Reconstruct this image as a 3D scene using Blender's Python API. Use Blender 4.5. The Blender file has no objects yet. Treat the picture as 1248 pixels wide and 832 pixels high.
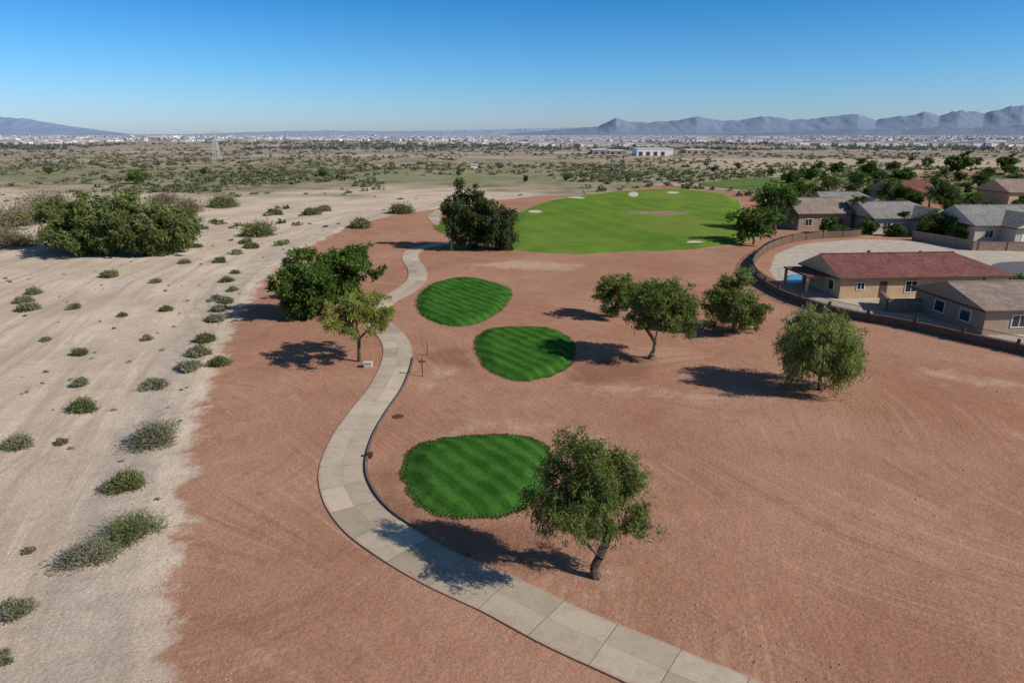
import bpy, math, random
import numpy as np
from mathutils import Vector
rng=np.random.default_rng(7)
scene=bpy.context.scene
COL=scene.collection
# ---------------------------------------------------------------- camera values, image pixels projected to the ground plane
CAM_H=20.0; P=math.radians(16.9); F=832.0
def ray(x,y):
    v=(y-416)/F; u=(x-624)/F
    return u, math.cos(P)-v*math.sin(P), math.sin(P)+v*math.cos(P)
def G(x,y):
    u,f,d=ray(x,y); t=CAM_H/d
    return (u*t,f*t)
def scale_at(y):
    return CAM_H/ray(0,y)[2]/F
def height_at(Y,y):
    _,f,d=ray(0,y); return CAM_H-Y*d/f
# ---------------------------------------------------------------- noise
def _h(ix,iy,s):
    n=(ix.astype(np.int64)*374761393+iy.astype(np.int64)*668265263+s*1442695)&0xffffffff
    n=((n^(n>>13))*1274126177)&0xffffffff
    n=((n^(n>>15))*2246822519)&0xffffffff
    return ((n^(n>>16))&0xffff)/65535.0
def vn(x,y,s=0):
    x=np.asarray(x,float);y=np.asarray(y,float)
    ix=np.floor(x);iy=np.floor(y);fx=x-ix;fy=y-iy
    fx=fx*fx*(3-2*fx);fy=fy*fy*(3-2*fy)
    a=_h(ix,iy,s);b=_h(ix+1,iy,s);c=_h(ix,iy+1,s);d=_h(ix+1,iy+1,s)
    return (a*(1-fx)+b*fx)*(1-fy)+(c*(1-fx)+d*fx)*fy
def fbm(x,y,s=0,o=4):
    r=0;a=.5
    for i in range(o):
        r=r+a*vn(np.asarray(x)*2**i,np.asarray(y)*2**i,s+i*17);a*=.5
    return r
def sstep(a,b,x):
    t=np.clip((x-a)/(b-a),0,1);return t*t*(3-2*t)
def catmull(pts,closed,step):
    p=np.array(pts,float);n=len(p);out=[]
    for i in range(n if closed else n-1):
        if closed: a,b,c,d=p[(i-1)%n],p[i],p[(i+1)%n],p[(i+2)%n]
        else: a,b,c,d=p[max(i-1,0)],p[i],p[i+1],p[min(i+2,n-1)]
        k=max(2,int(np.linalg.norm(c-b)/step)+1)
        for j in range(k):
            t=j/k
            out.append(.5*((2*b)+(c-a)*t+(2*a-5*b+4*c-d)*t*t+(-a+3*b-3*c+d)*t**3))
    if not closed: out.append(p[-1])
    return np.array(out)
def sdpoly(X,Y,poly):
    p=np.array(poly,float);d=np.full(X.shape,1e18);ins=np.zeros(X.shape,bool)
    for i in range(len(p)):
        a=p[i];b=p[(i+1)%len(p)];e=b-a
        t=np.clip(((X-a[0])*e[0]+(Y-a[1])*e[1])/(e@e+1e-12),0,1)
        d=np.minimum(d,(X-a[0]-t*e[0])**2+(Y-a[1]-t*e[1])**2)
        c=((a[1]>Y)!=(b[1]>Y))&(X<(b[0]-a[0])*(Y-a[1])/(b[1]-a[1]+1e-12)+a[0])
        ins^=c
    d=np.sqrt(d);return np.where(ins,d,-d)
# ---------------------------------------------------------------- terrain
def px(l): return [G(*q) for q in l]
RED=px([(150,1500),(190,1000),(200,832),(213,700),(225,600),(240,520),(262,450),(290,390),(320,340),(365,305),(425,276),(480,262),(530,255),(560,246),(620,242),(700,234),(800,224),(900,219),(1000,215),(1100,212),(1248,206),(2400,206),(3000,400),(3000,1500)])
LOT=px([(938,330),(945,310),(975,297),(1050,291),(1248,300),(1700,310),(1700,500),(1248,429),(1100,397),(1000,371),(955,352)])
TEE=[px([(491,578),(494,556),(510,541),(540,533),(580,530),(620,529),(648,533),(664,543),(670,562),(667,590),(655,612),(625,628),(585,634),(548,633),(518,622),(500,602)]),
     px([(578,415),(590,404),(610,399),(640,398),(668,400),(688,408),(699,420),(700,435),(690,449),(665,460),(635,464),(608,458),(590,446),(582,430)]),
     px([(507,366),(515,353),(535,343),(568,338),(600,343),(622,352),(621,366),(607,382),(580,395),(550,398),(522,390),(509,379)])]
FAIR=px([(618,300),(640,307),(700,311),(760,308),(840,305),(895,298),(925,287),(912,272),(905,255),(898,242),(870,235),(820,231),(760,233),(700,240),(665,246),(640,256),(618,268)])
TONG=px([(528,278),(545,285),(580,290),(622,290),(622,268),(590,264),(555,265),(535,268)])
def H(x,y):
    x=np.asarray(x,float);y=np.asarray(y,float)
    f=1-sstep(200,320,np.hypot(x,y))
    h=(fbm(x/16,y/16,3,3)-.45)*.55
    w=sstep(-8,-22,x+ (y-20)*.12)
    h=h+w*(fbm(x/5,y/8,9,3)-.45)*.35
    return h*f
def new_mesh(name,V,Fc,mats,midx=None,attrs=None,uv=None,smooth=False,parent=None):
    me=bpy.data.meshes.new(name)
    V=np.asarray(V,np.float32);Fc=[np.asarray(Fc,np.int32)] if isinstance(Fc,np.ndarray) else [np.asarray(f,np.int32) for f in Fc]
    Fc=[f for f in Fc if len(f)]
    me.vertices.add(len(V));me.vertices.foreach_set('co',V.ravel())
    nl=sum(f.size for f in Fc);npoly=sum(len(f) for f in Fc)
    me.loops.add(nl);me.loops.foreach_set('vertex_index',np.concatenate([f.ravel() for f in Fc]))
    me.polygons.add(npoly)
    tot=np.concatenate([np.full(len(f),f.shape[1],np.int32) for f in Fc])
    st=np.concatenate([[0],np.cumsum(tot)[:-1]]).astype(np.int32)
    me.polygons.foreach_set('loop_start',st);me.polygons.foreach_set('loop_total',tot)
    for m in mats: me.materials.append(m)
    if midx is not None: me.polygons.foreach_set('material_index',np.asarray(midx,np.int32))
    me.polygons.foreach_set('use_smooth',np.full(npoly,bool(smooth)))
    me.update(calc_edges=True)
    if attrs:
        for k,a in attrs.items():
            at=me.attributes.new(k,'FLOAT','POINT');at.data.foreach_set('value',np.asarray(a,np.float32))
    if uv is not None:
        l=me.uv_layers.new(name='UVMap');vi=np.concatenate([f.ravel() for f in Fc])
        l.data.foreach_set('uv',np.asarray(uv,np.float32)[vi].ravel())
    o=bpy.data.objects.new(name,me);COL.objects.link(o)
    if parent: o.parent=parent
    return o
# ---------------------------------------------------------------- node helpers
class M:
    def __init__(s,name,rough=.9,spec=.1,diffuse=False):
        s.m=bpy.data.materials.new(name);s.m.use_nodes=True;s.t=s.m.node_tree
        if diffuse:
            s.t.nodes.remove(s.t.nodes['Principled BSDF']);s.b=s.t.nodes.new('ShaderNodeBsdfDiffuse')
            s.t.links.new(s.b.outputs[0],s.t.nodes['Material Output'].inputs[0]);s.ci='Color'
        else:
            s.b=s.t.nodes['Principled BSDF'];s.b.inputs['Roughness'].default_value=rough
            s.b.inputs['Specular IOR Level'].default_value=spec;s.ci='Base Color'
    def n(s,ty,**k):
        x=s.t.nodes.new(ty)
        for a,b in k.items(): setattr(x,a,b)
        return x
    def put(s,inp,v):
        if v is None: return
        if hasattr(v,'is_output'): s.t.links.new(v,inp)
        else:
            if isinstance(v,(tuple,list)) and len(v)==3 and inp.type=='RGBA': v=(*v,1)
            inp.default_value=v
    def pos(s): return s.n('ShaderNodeNewGeometry').outputs['Position']
    def obj(s): return s.n('ShaderNodeTexCoord').outputs['Object']
    def uv(s): return s.n('ShaderNodeTexCoord').outputs['UV']
    def attr(s,n): return s.n('ShaderNodeAttribute',attribute_name=n).outputs['Fac']
    def sep(s,v):
        x=s.n('ShaderNodeSeparateXYZ');s.put(x.inputs[0],v);return x.outputs
    def com(s,a,b,c=0.):
        x=s.n('ShaderNodeCombineXYZ')
        for i,q in enumerate((a,b,c)): s.put(x.inputs[i],q)
        return x.outputs[0]
    def noise(s,v,sc,det=4,ro=.6,dist=0.):
        x=s.n('ShaderNodeTexNoise');s.put(x.inputs['Vector'],v);x.inputs['Scale'].default_value=sc
        x.inputs['Detail'].default_value=det;x.inputs['Roughness'].default_value=ro;x.inputs['Distortion'].default_value=dist
        return x.outputs['Fac']
    def white(s,v):
        x=s.n('ShaderNodeTexWhiteNoise',noise_dimensions='2D');s.put(x.inputs['Vector'],v);return x.outputs['Value']
    def ma(s,op,a,b=None,c=None):
        x=s.n('ShaderNodeMath',operation=op);s.put(x.inputs[0],a);s.put(x.inputs[1],b)
        if c is not None: s.put(x.inputs[2],c)
        return x.outputs[0]
    def mr(s,v,a,b,c=0.,d=1.,ty='SMOOTHSTEP'):
        x=s.n('ShaderNodeMapRange',interpolation_type=ty);s.put(x.inputs['Value'],v)
        for i,q in zip(('From Min','From Max','To Min','To Max'),(a,b,c,d)): s.put(x.inputs[i],q)
        return x.outputs[0]
    def mix(s,f,a,b,mode='MIX'):
        x=s.n('ShaderNodeMixRGB',blend_type=mode);s.put(x.inputs[0],f);s.put(x.inputs[1],a);s.put(x.inputs[2],b);return x.outputs[0]
    def scl(s,c,v):
        x=s.n('ShaderNodeVectorMath',operation='SCALE');s.put(x.inputs[0],c);s.put(x.inputs['Scale'],v);return x.outputs[0]
    def bump(s,h,st,d):
        x=s.n('ShaderNodeBump');s.put(x.inputs['Height'],h);x.inputs['Strength'].default_value=st;x.inputs['Distance'].default_value=d
        s.t.links.new(x.outputs[0],s.b.inputs['Normal'])
    def col(s,c): s.put(s.b.inputs[s.ci],c);return s.m
def simple(name,c,rough=.8,var=.15,sc=3.,bump=0.):
    m=M(name,rough);n=m.noise(m.obj(),sc,4)
    m.col(m.scl(m.mix(0.,c,c),m.mr(n,.25,.75,1-var,1+var)))
    if bump: m.bump(n,.5,bump)
    return m.m
# ---------------------------------------------------------------- ground
def gmat():
    m=M('desert_ground_material',diffuse=True);p=m.pos();xyz=m.sep(p)
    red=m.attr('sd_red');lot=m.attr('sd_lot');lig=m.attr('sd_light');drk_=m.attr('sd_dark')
    n1=m.noise(p,.07,3,.6);nS=m.noise(p,.028,0,.5);n2=m.noise(p,.6,4,.65);n3=m.noise(p,6.,3,.7);n4=m.noise(p,30.,1,.8)
    sand=m.mix(m.mr(n1,.35,.65),(.50,.385,.28),(.61,.49,.37))
    st=m.noise(m.com(m.ma('MULTIPLY',red,.55),m.ma('MULTIPLY',xyz[1],.03)),1.3,5,.65)
    sand=m.mix(m.mr(st,.50,.62,0,.6),sand,(.40,.31,.23))
    sand=m.mix(m.mr(st,.36,.44,.6,0.),sand,(.68,.55,.425))
    sand=m.mix(m.mr(n2,.52,.68,0,.45),sand,(.36,.30,.235))
    gs=m.ma('MULTIPLY',m.mr(red,-7.,-4.5),m.mr(red,-2.,-1.,1.,0.));sand=m.mix(m.ma('MULTIPLY',gs,m.mr(n2,.35,.6,.2,.6)),sand,(.36,.305,.245))
    rd=m.mix(m.mr(n1,.3,.7),(.34,.170,.104),(.415,.226,.147))
    dx=m.ma('ADD',xyz[0],25.);dy=m.ma('SUBTRACT',xyz[1],41.)
    r=m.ma('SQRT',m.ma('ADD',m.ma('MULTIPLY',dx,dx),m.ma('MULTIPLY',dy,dy)));th=m.ma('ARCTAN2',dy,dx)
    rw=m.ma('ADD',r,m.ma('MULTIPLY',nS,16.))
    # raked streaks: fine, long, smooth arcs
    tr=m.noise(m.com(rw,m.ma('MULTIPLY',th,1.2)),2.2,4,.8)
    t2=m.noise(m.com(m.ma('ADD',m.ma('MULTIPLY',xyz[0],.8),m.ma('ADD',m.ma('MULTIPLY',xyz[1],.6),m.ma('MULTIPLY',nS,40.))),m.ma('MULTIPLY',xyz[1],.02)),2.2,3,.8)
    trm=m.mr(m.noise(p,.05,2),.40,.58);trA=m.mix(trm,m.com(t2,t2,t2),m.com(tr,tr,tr));trA=m.sep(trA)[0]
    rd=m.mix(m.mr(trA,.52,.66,0.,.42),rd,(.49,.31,.215))
    rd=m.mix(m.mr(trA,.34,.48,.45,0.),rd,(.25,.118,.072))
    def ruts(coord,per,along,thr):
        q=m.ma('DIVIDE',coord,per);f=m.ma('FRACT',q);fl=m.ma('FLOOR',q)
        a=m.ma('ABSOLUTE',m.ma('SUBTRACT',m.ma('ABSOLUTE',m.ma('SUBTRACT',f,.5)),.75/per))
        line=m.mr(m.ma('MULTIPLY',a,per),.04,.26,1.,0.)
        on=m.mr(m.noise(m.com(m.ma('MULTIPLY',fl,3.7),along),1.,1,.6),thr,thr+.2)
        return m.ma('MULTIPLY',line,on)
    k1=ruts(rw,5.3,m.ma('MULTIPLY',th,1.3),.48)
    k3=ruts(m.ma('ADD',xyz[0],m.ma('ADD',m.ma('MULTIPLY',xyz[1],.5),m.ma('MULTIPLY',nS,45.))),8.3,m.ma('MULTIPLY',xyz[1],.02),.48)
    kk=m.ma('MULTIPLY',m.ma('MAXIMUM',k1,k3),m.mr(n2,.3,.6,.3,1.))
    rd=m.mix(m.ma('MULTIPLY',kk,.38),rd,(.24,.115,.07))
    lg=m.noise(p,.16,5,.7,.4)
    rd=m.mix(m.mr(lg,.56,.74,0,.45),rd,(.50,.325,.23))
    rd=m.mix(m.mr(lg,.32,.46,.35,0.),rd,(.29,.135,.083))
    rd=m.mix(m.mr(n2,.56,.74,0,.5),rd,(.26,.125,.078))
    rm=m.mr(m.ma('ADD',red,m.ma('MULTIPLY',m.ma('SUBTRACT',m.noise(p,.35,5,.7),.5),6.)),-.7,.7)
    k4=ruts(m.ma('ADD',red,m.ma('MULTIPLY',nS,14.)),6.,m.ma('MULTIPLY',xyz[1],.02),.42)
    sand=m.mix(m.ma('MULTIPLY',k4,.45),sand,(.37,.285,.21))
    c=m.mix(rm,sand,rd)
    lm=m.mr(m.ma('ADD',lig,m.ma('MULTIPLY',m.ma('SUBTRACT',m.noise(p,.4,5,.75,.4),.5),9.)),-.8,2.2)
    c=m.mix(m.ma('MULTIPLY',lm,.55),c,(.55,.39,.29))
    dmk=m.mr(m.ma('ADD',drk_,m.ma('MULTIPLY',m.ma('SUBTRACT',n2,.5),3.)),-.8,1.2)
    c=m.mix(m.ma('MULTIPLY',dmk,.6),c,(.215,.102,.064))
    c=m.mix(m.mr(lot,-.3,.3),c,m.mix(m.mr(n2,.3,.7),(.40,.33,.265),(.52,.44,.355)))
    yy=m.ma('ADD',xyz[1],m.ma('MULTIPLY',m.ma('SUBTRACT',m.noise(p,.012,3,.6),.5),260.))
    s1=m.noise(p,.035,4,.7);s2=m.noise(m.com(m.ma('MULTIPLY',xyz[0],.35),xyz[1]),.01,4,.65)
    ol=m.mix(m.mr(s1,.40,.60),(.19,.18,.10),(.36,.295,.205))
    ol=m.mix(m.mr(s2,.54,.66,0,.85),ol,(.47,.375,.285))
    gb=m.ma('MULTIPLY',m.mr(yy,290.,330.),m.mr(yy,420.,470.,1.,0.));ol=m.mix(m.ma('MULTIPLY',gb,.55),ol,(.20,.215,.105))
    leftm=m.mr(xyz[0],80.,160.,1.,.35)
    c=m.mix(m.ma('MULTIPLY',m.mr(yy,225.,275.),leftm),c,ol)
    br=m.mix(m.mr(s1,.42,.6),(.22,.19,.14),(.37,.295,.235))
    br=m.mix(m.mr(s2,.49,.62,0,.8),br,(.45,.36,.295))
    c=m.mix(m.mr(yy,480.,640.),c,br)
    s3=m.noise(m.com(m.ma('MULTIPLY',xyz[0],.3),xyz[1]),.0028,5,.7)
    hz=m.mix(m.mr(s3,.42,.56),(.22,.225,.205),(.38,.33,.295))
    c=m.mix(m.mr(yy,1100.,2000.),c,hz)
    c=m.mix(m.mr(xyz[1],1500.,7000.,0,.9),c,(.30,.34,.39))  # distance haze painted into the ground colour, stronger with world Y
    sp=m.ma('MULTIPLY',m.mr(n3,.25,.75,.84,1.16),m.mr(n4,.25,.75,.78,1.22))
    c=m.scl(c,sp)
    m.bump(m.ma('ADD',m.ma('MULTIPLY',n3,.45),n2),.85,.11)
    return m.col(c)
def axis(segs,g,end0,end1):
    a=[]
    for s,e,st in segs: a+=list(np.arange(s,e,st))
    a.append(segs[-1][1])
    d=3.;v=a[-1]
    while v<end1: d*=g;v+=d;a.append(v)
    d=3.;v=a[0];b=[]
    while v>end0: d*=g;v-=d;b.append(v)
    return np.array(b[::-1]+a)
xs=axis([(-150,-48,1.5),(-48,66,.5),(66,160,1.5)],1.12,-24000,24000)
ys=axis([(2,112,.5),(112,300,1.5)],1.12,-400,32000)
X,Y=np.meshgrid(xs,ys);Xf=X.ravel();Yf=Y.ravel()
nx=len(xs);ny=len(ys)
i=np.arange((nx-1)*(ny-1));r_=i//(nx-1);c_=i%(nx-1);b0=r_*nx+c_
faces=np.stack([b0,b0+1,b0+nx+1,b0+nx],1)
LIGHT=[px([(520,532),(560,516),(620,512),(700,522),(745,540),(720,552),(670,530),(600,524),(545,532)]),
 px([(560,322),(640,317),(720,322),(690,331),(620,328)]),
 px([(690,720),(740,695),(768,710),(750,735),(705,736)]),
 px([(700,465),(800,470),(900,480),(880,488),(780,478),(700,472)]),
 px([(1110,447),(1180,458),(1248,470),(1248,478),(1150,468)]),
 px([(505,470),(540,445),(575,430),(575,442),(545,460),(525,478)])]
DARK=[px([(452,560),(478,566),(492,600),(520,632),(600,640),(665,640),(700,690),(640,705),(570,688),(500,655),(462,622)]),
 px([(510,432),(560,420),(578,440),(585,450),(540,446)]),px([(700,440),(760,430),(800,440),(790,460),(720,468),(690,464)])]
def sdmax(L):
    s=np.full(Xf.shape,-1e3)
    for q in L: s=np.maximum(s,sdpoly(Xf,Yf,q))
    return s
Z=H(Xf,Yf)
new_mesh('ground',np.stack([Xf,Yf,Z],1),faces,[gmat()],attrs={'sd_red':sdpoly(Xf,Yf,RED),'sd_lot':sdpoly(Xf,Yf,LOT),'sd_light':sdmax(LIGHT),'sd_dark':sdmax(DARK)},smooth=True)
# ---------------------------------------------------------------- turf
def turf(name,ca,cb,cc,stripe=1.3,ang=.6,strf=.35,light=False,dry=(.16,.17,.06)):
    m=M(name,.9,.08,True);p=m.pos();q=m.sep(p)
    a=m.ma('ADD',m.ma('MULTIPLY',q[0],math.cos(ang)),m.ma('MULTIPLY',q[1],math.sin(ang)))
    a=m.ma('ADD',a,m.ma('MULTIPLY',m.noise(p,.5,2),1.0))
    w=m.ma('SINE',m.ma('MULTIPLY',a,2*math.pi/stripe))
    n=m.noise(p,.5 if not light else .05,5,.65);f=m.noise(p,9.,3,.75);g=m.noise(p,40.,1,.8)
    c=m.mix(m.mr(n,.35,.65),ca,cb)
    if light: c=m.mix(m.mr(m.noise(m.com(q[0],m.ma('MULTIPLY',q[1],.6)),.035,4,.7,.8),.48,.62,0,.6),c,dry)
    c=m.mix(m.ma('MULTIPLY',m.mr(w,-.5,.8),m.ma('MULTIPLY',m.mr(n,.3,.6,.5,1.),strf)),c,cc)
    ed=m.attr('edge')
    c=m.mix(m.mr(m.ma('ADD',ed,m.ma('MULTIPLY',m.noise(p,1.2,4,.7),.8)),1.1,1.4,0,.8),c,(.20,.17,.08))
    c=m.scl(c,m.ma('MULTIPLY',m.mr(f,.25,.75,.65,1.35),m.mr(g,.25,.75,.75,1.25)))
    m.bump(f,.9,.08 if not light else .2)
    return m.col(c)
tee_m=turf('tee_turf_material',(.024,.082,.012),(.042,.122,.018),(.078,.19,.03),strf=.6)
fair_m=turf('fairway_turf_material',(.105,.195,.028),(.15,.245,.038),(.175,.27,.045),stripe=7.,ang=.3,strf=.4,light=True,dry=(.23,.265,.058))
def fan(name,poly,mats,rise=.3,rings=24,edge=1.5,jit=.12,step=.5,zoff=.03,zf=None,drop=.12,seed=1):
    b=catmull(poly,True,step);c=b.mean(0);n=len(b)
    d=b-c;L=np.linalg.norm(d,axis=1)
    an=np.linspace(0,2*math.pi,n,endpoint=False);rr=n*.35/6.283
    b=b+d/L[:,None]*((fbm(np.cos(an)*rr+50,np.sin(an)*rr+seed*9,seed,4)-.47)*jit*4)[:,None]
    s=np.linspace(0,1,rings+1)
    V=[];E=[]
    for k,t in enumerate(s[1:]):
        q=c+(b-c)*t;dist=(1-t)*L
        z=(zf or H)(q[:,0],q[:,1])+zoff+rise*sstep(0,edge,dist)
        if k==rings-1: z=z-drop
        V.append(np.column_stack([q,z]));E.append(np.exp(-dist/.6))
    V=np.concatenate(V+[np.array([[c[0],c[1],float((zf or H)(c[0],c[1]))+zoff+rise]])]);E=np.concatenate(E+[np.zeros(1)])
    j=np.arange(n);j2=(j+1)%n;Q=[np.stack([k*n+j,(k+1)*n+j,(k+1)*n+j2,k*n+j2],1) for k in range(rings-1)]
    T=np.stack([np.full(n,len(V)-1),j,j2],1)
    o=new_mesh(name,V,[np.concatenate(Q),T],mats,attrs={'edge':E},smooth=True)
    return o,b
fans=[]
for k,t in enumerate(TEE):
    fans.append(fan('tee_box_grass',t,[tee_m],rise=.32,rings=30,edge=1.6,jit=.16,step=.25,seed=k+3))
rim_m=simple('dirt_margin_material',(.36,.22,.15),.95,.25,.8,.05)
c0=np.mean(FAIR,0);rimpoly=[tuple(np.array(p)+(np.array(p)-c0)/np.linalg.norm(np.array(p)-c0)*2.) for p in FAIR]
fan('fairway_dirt_margin',rimpoly,[rim_m],rise=.0,rings=30,edge=3,jit=.3,step=2.,zoff=.02)
fan('fairway_grass',FAIR,[fair_m],rise=.5,rings=60,edge=6,jit=.35,step=1.5,zoff=.05)
fan('rough_grass',TONG,[turf('rough_turf_material',(.10,.17,.03),(.16,.20,.06),(.12,.19,.04),5.,.3,.2,True)],rise=.2,rings=20,edge=4,jit=.5,step=1.,zoff=.05)
dm=turf('distant_turf_material',(.09,.155,.045),(.14,.20,.06),(.12,.18,.05),9.,.3,.2,True)
for q in ([(1085,246),(1130,241),(1180,246),(1248,245),(1350,238),(1300,228),(1180,229),(1120,233)],[(1150,222),(1190,224),(1248,222),(1330,218),(1248,214),(1180,216)],[(850,224),(900,231),(960,233),(1010,226),(980,219),(920,217)],[(1010,222),(1060,226),(1110,224),(1090,217),(1030,216)]):
    fan('distant_fairway_grass',px(q),[dm],rise=.3,rings=30,edge=4,jit=.5,step=2.,zoff=.08)
FARS=[px([(1085,246),(1130,241),(1180,246),(1248,245),(1350,238),(1300,228),(1180,229),(1120,233)]),px([(850,224),(900,231),(960,233),(1010,226),(980,219),(920,217)])]
bunk=simple('bunker_sand_material',(.55,.45,.34),.95,.12,1.,.03)
bunk2=simple('bunker_brown_sand_material',(.27,.19,.12),.95,.25,.6,.05)  # darker brown sand for the wide bunker
def ell(cx,cy,rx,ry,k=10,seed=0):
    r=np.random.default_rng(seed)
    return px([(cx+rx*math.cos(a)*r.uniform(.85,1.1),cy+ry*math.sin(a)*r.uniform(.85,1.1)) for a in np.linspace(0,2*math.pi,k,endpoint=False)])
def BZ(x,y): return H(x,y)+.05+.5
for k,(cx,cy,rx,ry,m_) in enumerate([(803,262,38,2.4,bunk2),(772,239,6,3.2,bunk),(703,243,11,1.2,bunk),(820,237,8,1.3,bunk),(652,261,8,1.5,bunk),(846,299,10,1.5,bunk)]):
    fan('sand_bunker',ell(cx,cy,rx,ry,seed=k),[m_],rise=-.02,rings=5,edge=1.,jit=.15,step=.8,zoff=.05,zf=BZ,drop=.03)
def quads(C,A,B):
    n=len(C);V=np.stack([C-A-B,C+A-B*.6,C+A+B*.6,C-A+B],1).reshape(-1,3)
    f=np.arange(n*4).reshape(n,4);return V,f
def unit(v): return v/(np.linalg.norm(v,axis=-1,keepdims=True)+1e-9)
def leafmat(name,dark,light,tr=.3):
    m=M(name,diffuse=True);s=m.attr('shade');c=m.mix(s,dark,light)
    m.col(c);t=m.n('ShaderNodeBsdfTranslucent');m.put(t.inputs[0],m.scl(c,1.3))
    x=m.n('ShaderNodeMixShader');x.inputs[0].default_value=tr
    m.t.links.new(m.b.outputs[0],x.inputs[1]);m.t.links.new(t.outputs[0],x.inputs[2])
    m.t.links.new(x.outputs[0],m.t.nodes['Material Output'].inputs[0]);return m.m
gf=leafmat('grass_blade_material',(.04,.10,.018),(.11,.20,.045))
for k,(o,b) in enumerate(fans):
    N=[7000,4000,2000][k];idx=rng.integers(0,len(b),N);c=b.mean(0)
    L=np.linalg.norm(b[idx]-c,axis=1);t=1-(np.abs(rng.normal(0,.22,N))-.10)/L;pt=c+(b[idx]-c)*t[:,None]+rng.normal(0,.04,(N,2))
    hh=rng.uniform(.015,.05,N)
    z=H(pt[:,0],pt[:,1])+.02+.32*sstep(0,1.6,(1-t)*L)
    C=np.column_stack([pt,z+hh*.6]);A=unit(np.column_stack([rng.normal(0,.9,N),rng.normal(0,.9,N),np.ones(N)]))*hh[:,None]
    an=rng.uniform(0,6.28,N);B=np.column_stack([np.cos(an),np.sin(an),0*an])*.03
    V,f=quads(C,A,B);new_mesh('grass_fringe',V,f,[gf],attrs={'shade':np.repeat(rng.uniform(0,1,N),4)})
# ---------------------------------------------------------------- cart path
def concrete():
    m=M('path_concrete_material',.85,.15);u=m.sep(m.uv());p=m.pos()
    U=m.ma('DIVIDE',u[0],2.75);Vv=m.ma('DIVIDE',u[1],1.4)
    fu=m.ma('FRACT',U);fl=m.ma('FLOOR',U);fv=m.ma('FLOOR',Vv)
    e=m.ma('MINIMUM',fu,m.ma('SUBTRACT',1.,fu));j=m.mr(m.ma('MULTIPLY',e,2.75),.015,.04,1.,0.)
    ev=m.ma('ABSOLUTE',u[1]);jv=m.mr(ev,.01,.028,.5,0.);j=m.ma('MAXIMUM',j,jv)
    w=m.white(m.com(fl,fv));w2=m.white(m.com(fl,7.))
    n=m.noise(p,.8,5,.7);n2=m.noise(p,14.,3,.7)
    c=m.mix(m.mr(n,.3,.7),(.41,.325,.23),(.52,.425,.315))
    c=m.mix(m.mr(n,.52,.66,0,.6),c,(.44,.31,.215))
    c=m.scl(c,m.ma('MULTIPLY',m.mr(w,0,1,.84,1.1,'LINEAR'),m.mr(w2,0,1,.86,1.1,'LINEAR')))
    c=m.scl(c,m.mr(n2,.3,.7,.9,1.1))
    ed=m.mr(m.ma('ADD',ev,m.ma('MULTIPLY',m.noise(p,1.5,4,.7),.6)),1.48,1.75,0,.9)
    c=m.mix(ed,c,(.42,.26,.18))
    c=m.mix(m.ma('MULTIPLY',j,.6),c,(.16,.12,.09))
    m.bump(m.ma('SUBTRACT',m.ma('MULTIPLY',n2,.2),j),.4,.02)
    return m.col(c)
pc=catmull(px([(1110,950),(1010,905),(925,868),(840,832),(762,797),(686,764),(612,727),(545,698),(490,668),(448,638),(424,605),(417,570),(429,532),(449,500),(471,470),(483,442),(484,422),(474,405),(460,392),(458,380),(470,367),(495,353),(508,341),(508,328),(500,314),(506,304),(530,298),(560,293),(556,284),(538,274),(528,264),(538,256)]),False,.4)
def ribbon(name,c,prof,mat,side=None,rng_=None):
    if rng_: c=c[rng_[0]:rng_[1]]
    t=unit(np.gradient(c,axis=0));nrm=np.column_stack([-t[:,1],t[:,0]])
    s=np.concatenate([[0],np.cumsum(np.linalg.norm(np.diff(c,axis=0),axis=1))])
    V=[];UV=[]
    for off,dz in prof:
        q=c+nrm*off
        V.append(np.column_stack([q,H(c[:,0],c[:,1])*.5+H(q[:,0],q[:,1])*.5+dz]));UV.append(np.column_stack([s,np.full(len(s),off)]))
    n=len(c);m=len(prof);V=np.concatenate(V);UV=np.concatenate(UV)
    k=np.arange(n-1);Q=np.concatenate([np.stack([(a+1)*n+k,a*n+k,a*n+k+1,(a+1)*n+k+1],1) for a in range(m-1)])
    return new_mesh(name,V,Q,[mat],uv=UV)
W=1.4
ribbon('cart_path',pc,[(-W,-.15),(-W,.07),(-.7,.085),(0,.09),(.7,.085),(W,.07),(W,-.15)],concrete())
dist=np.array([np.linalg.norm(pc-np.array(G(*q)),axis=1).argmin() for q in [(545,698),(483,436)]])
ribbon('path_kerb',pc,[(-W-.16,-.2),(-W-.16,.20),(-W-.005,.20),(-W-.005,-.2)],simple('kerb_material',(.20,.13,.095),.9,.25,2.,.02),rng_=(dist[0],dist[1]))
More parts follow.
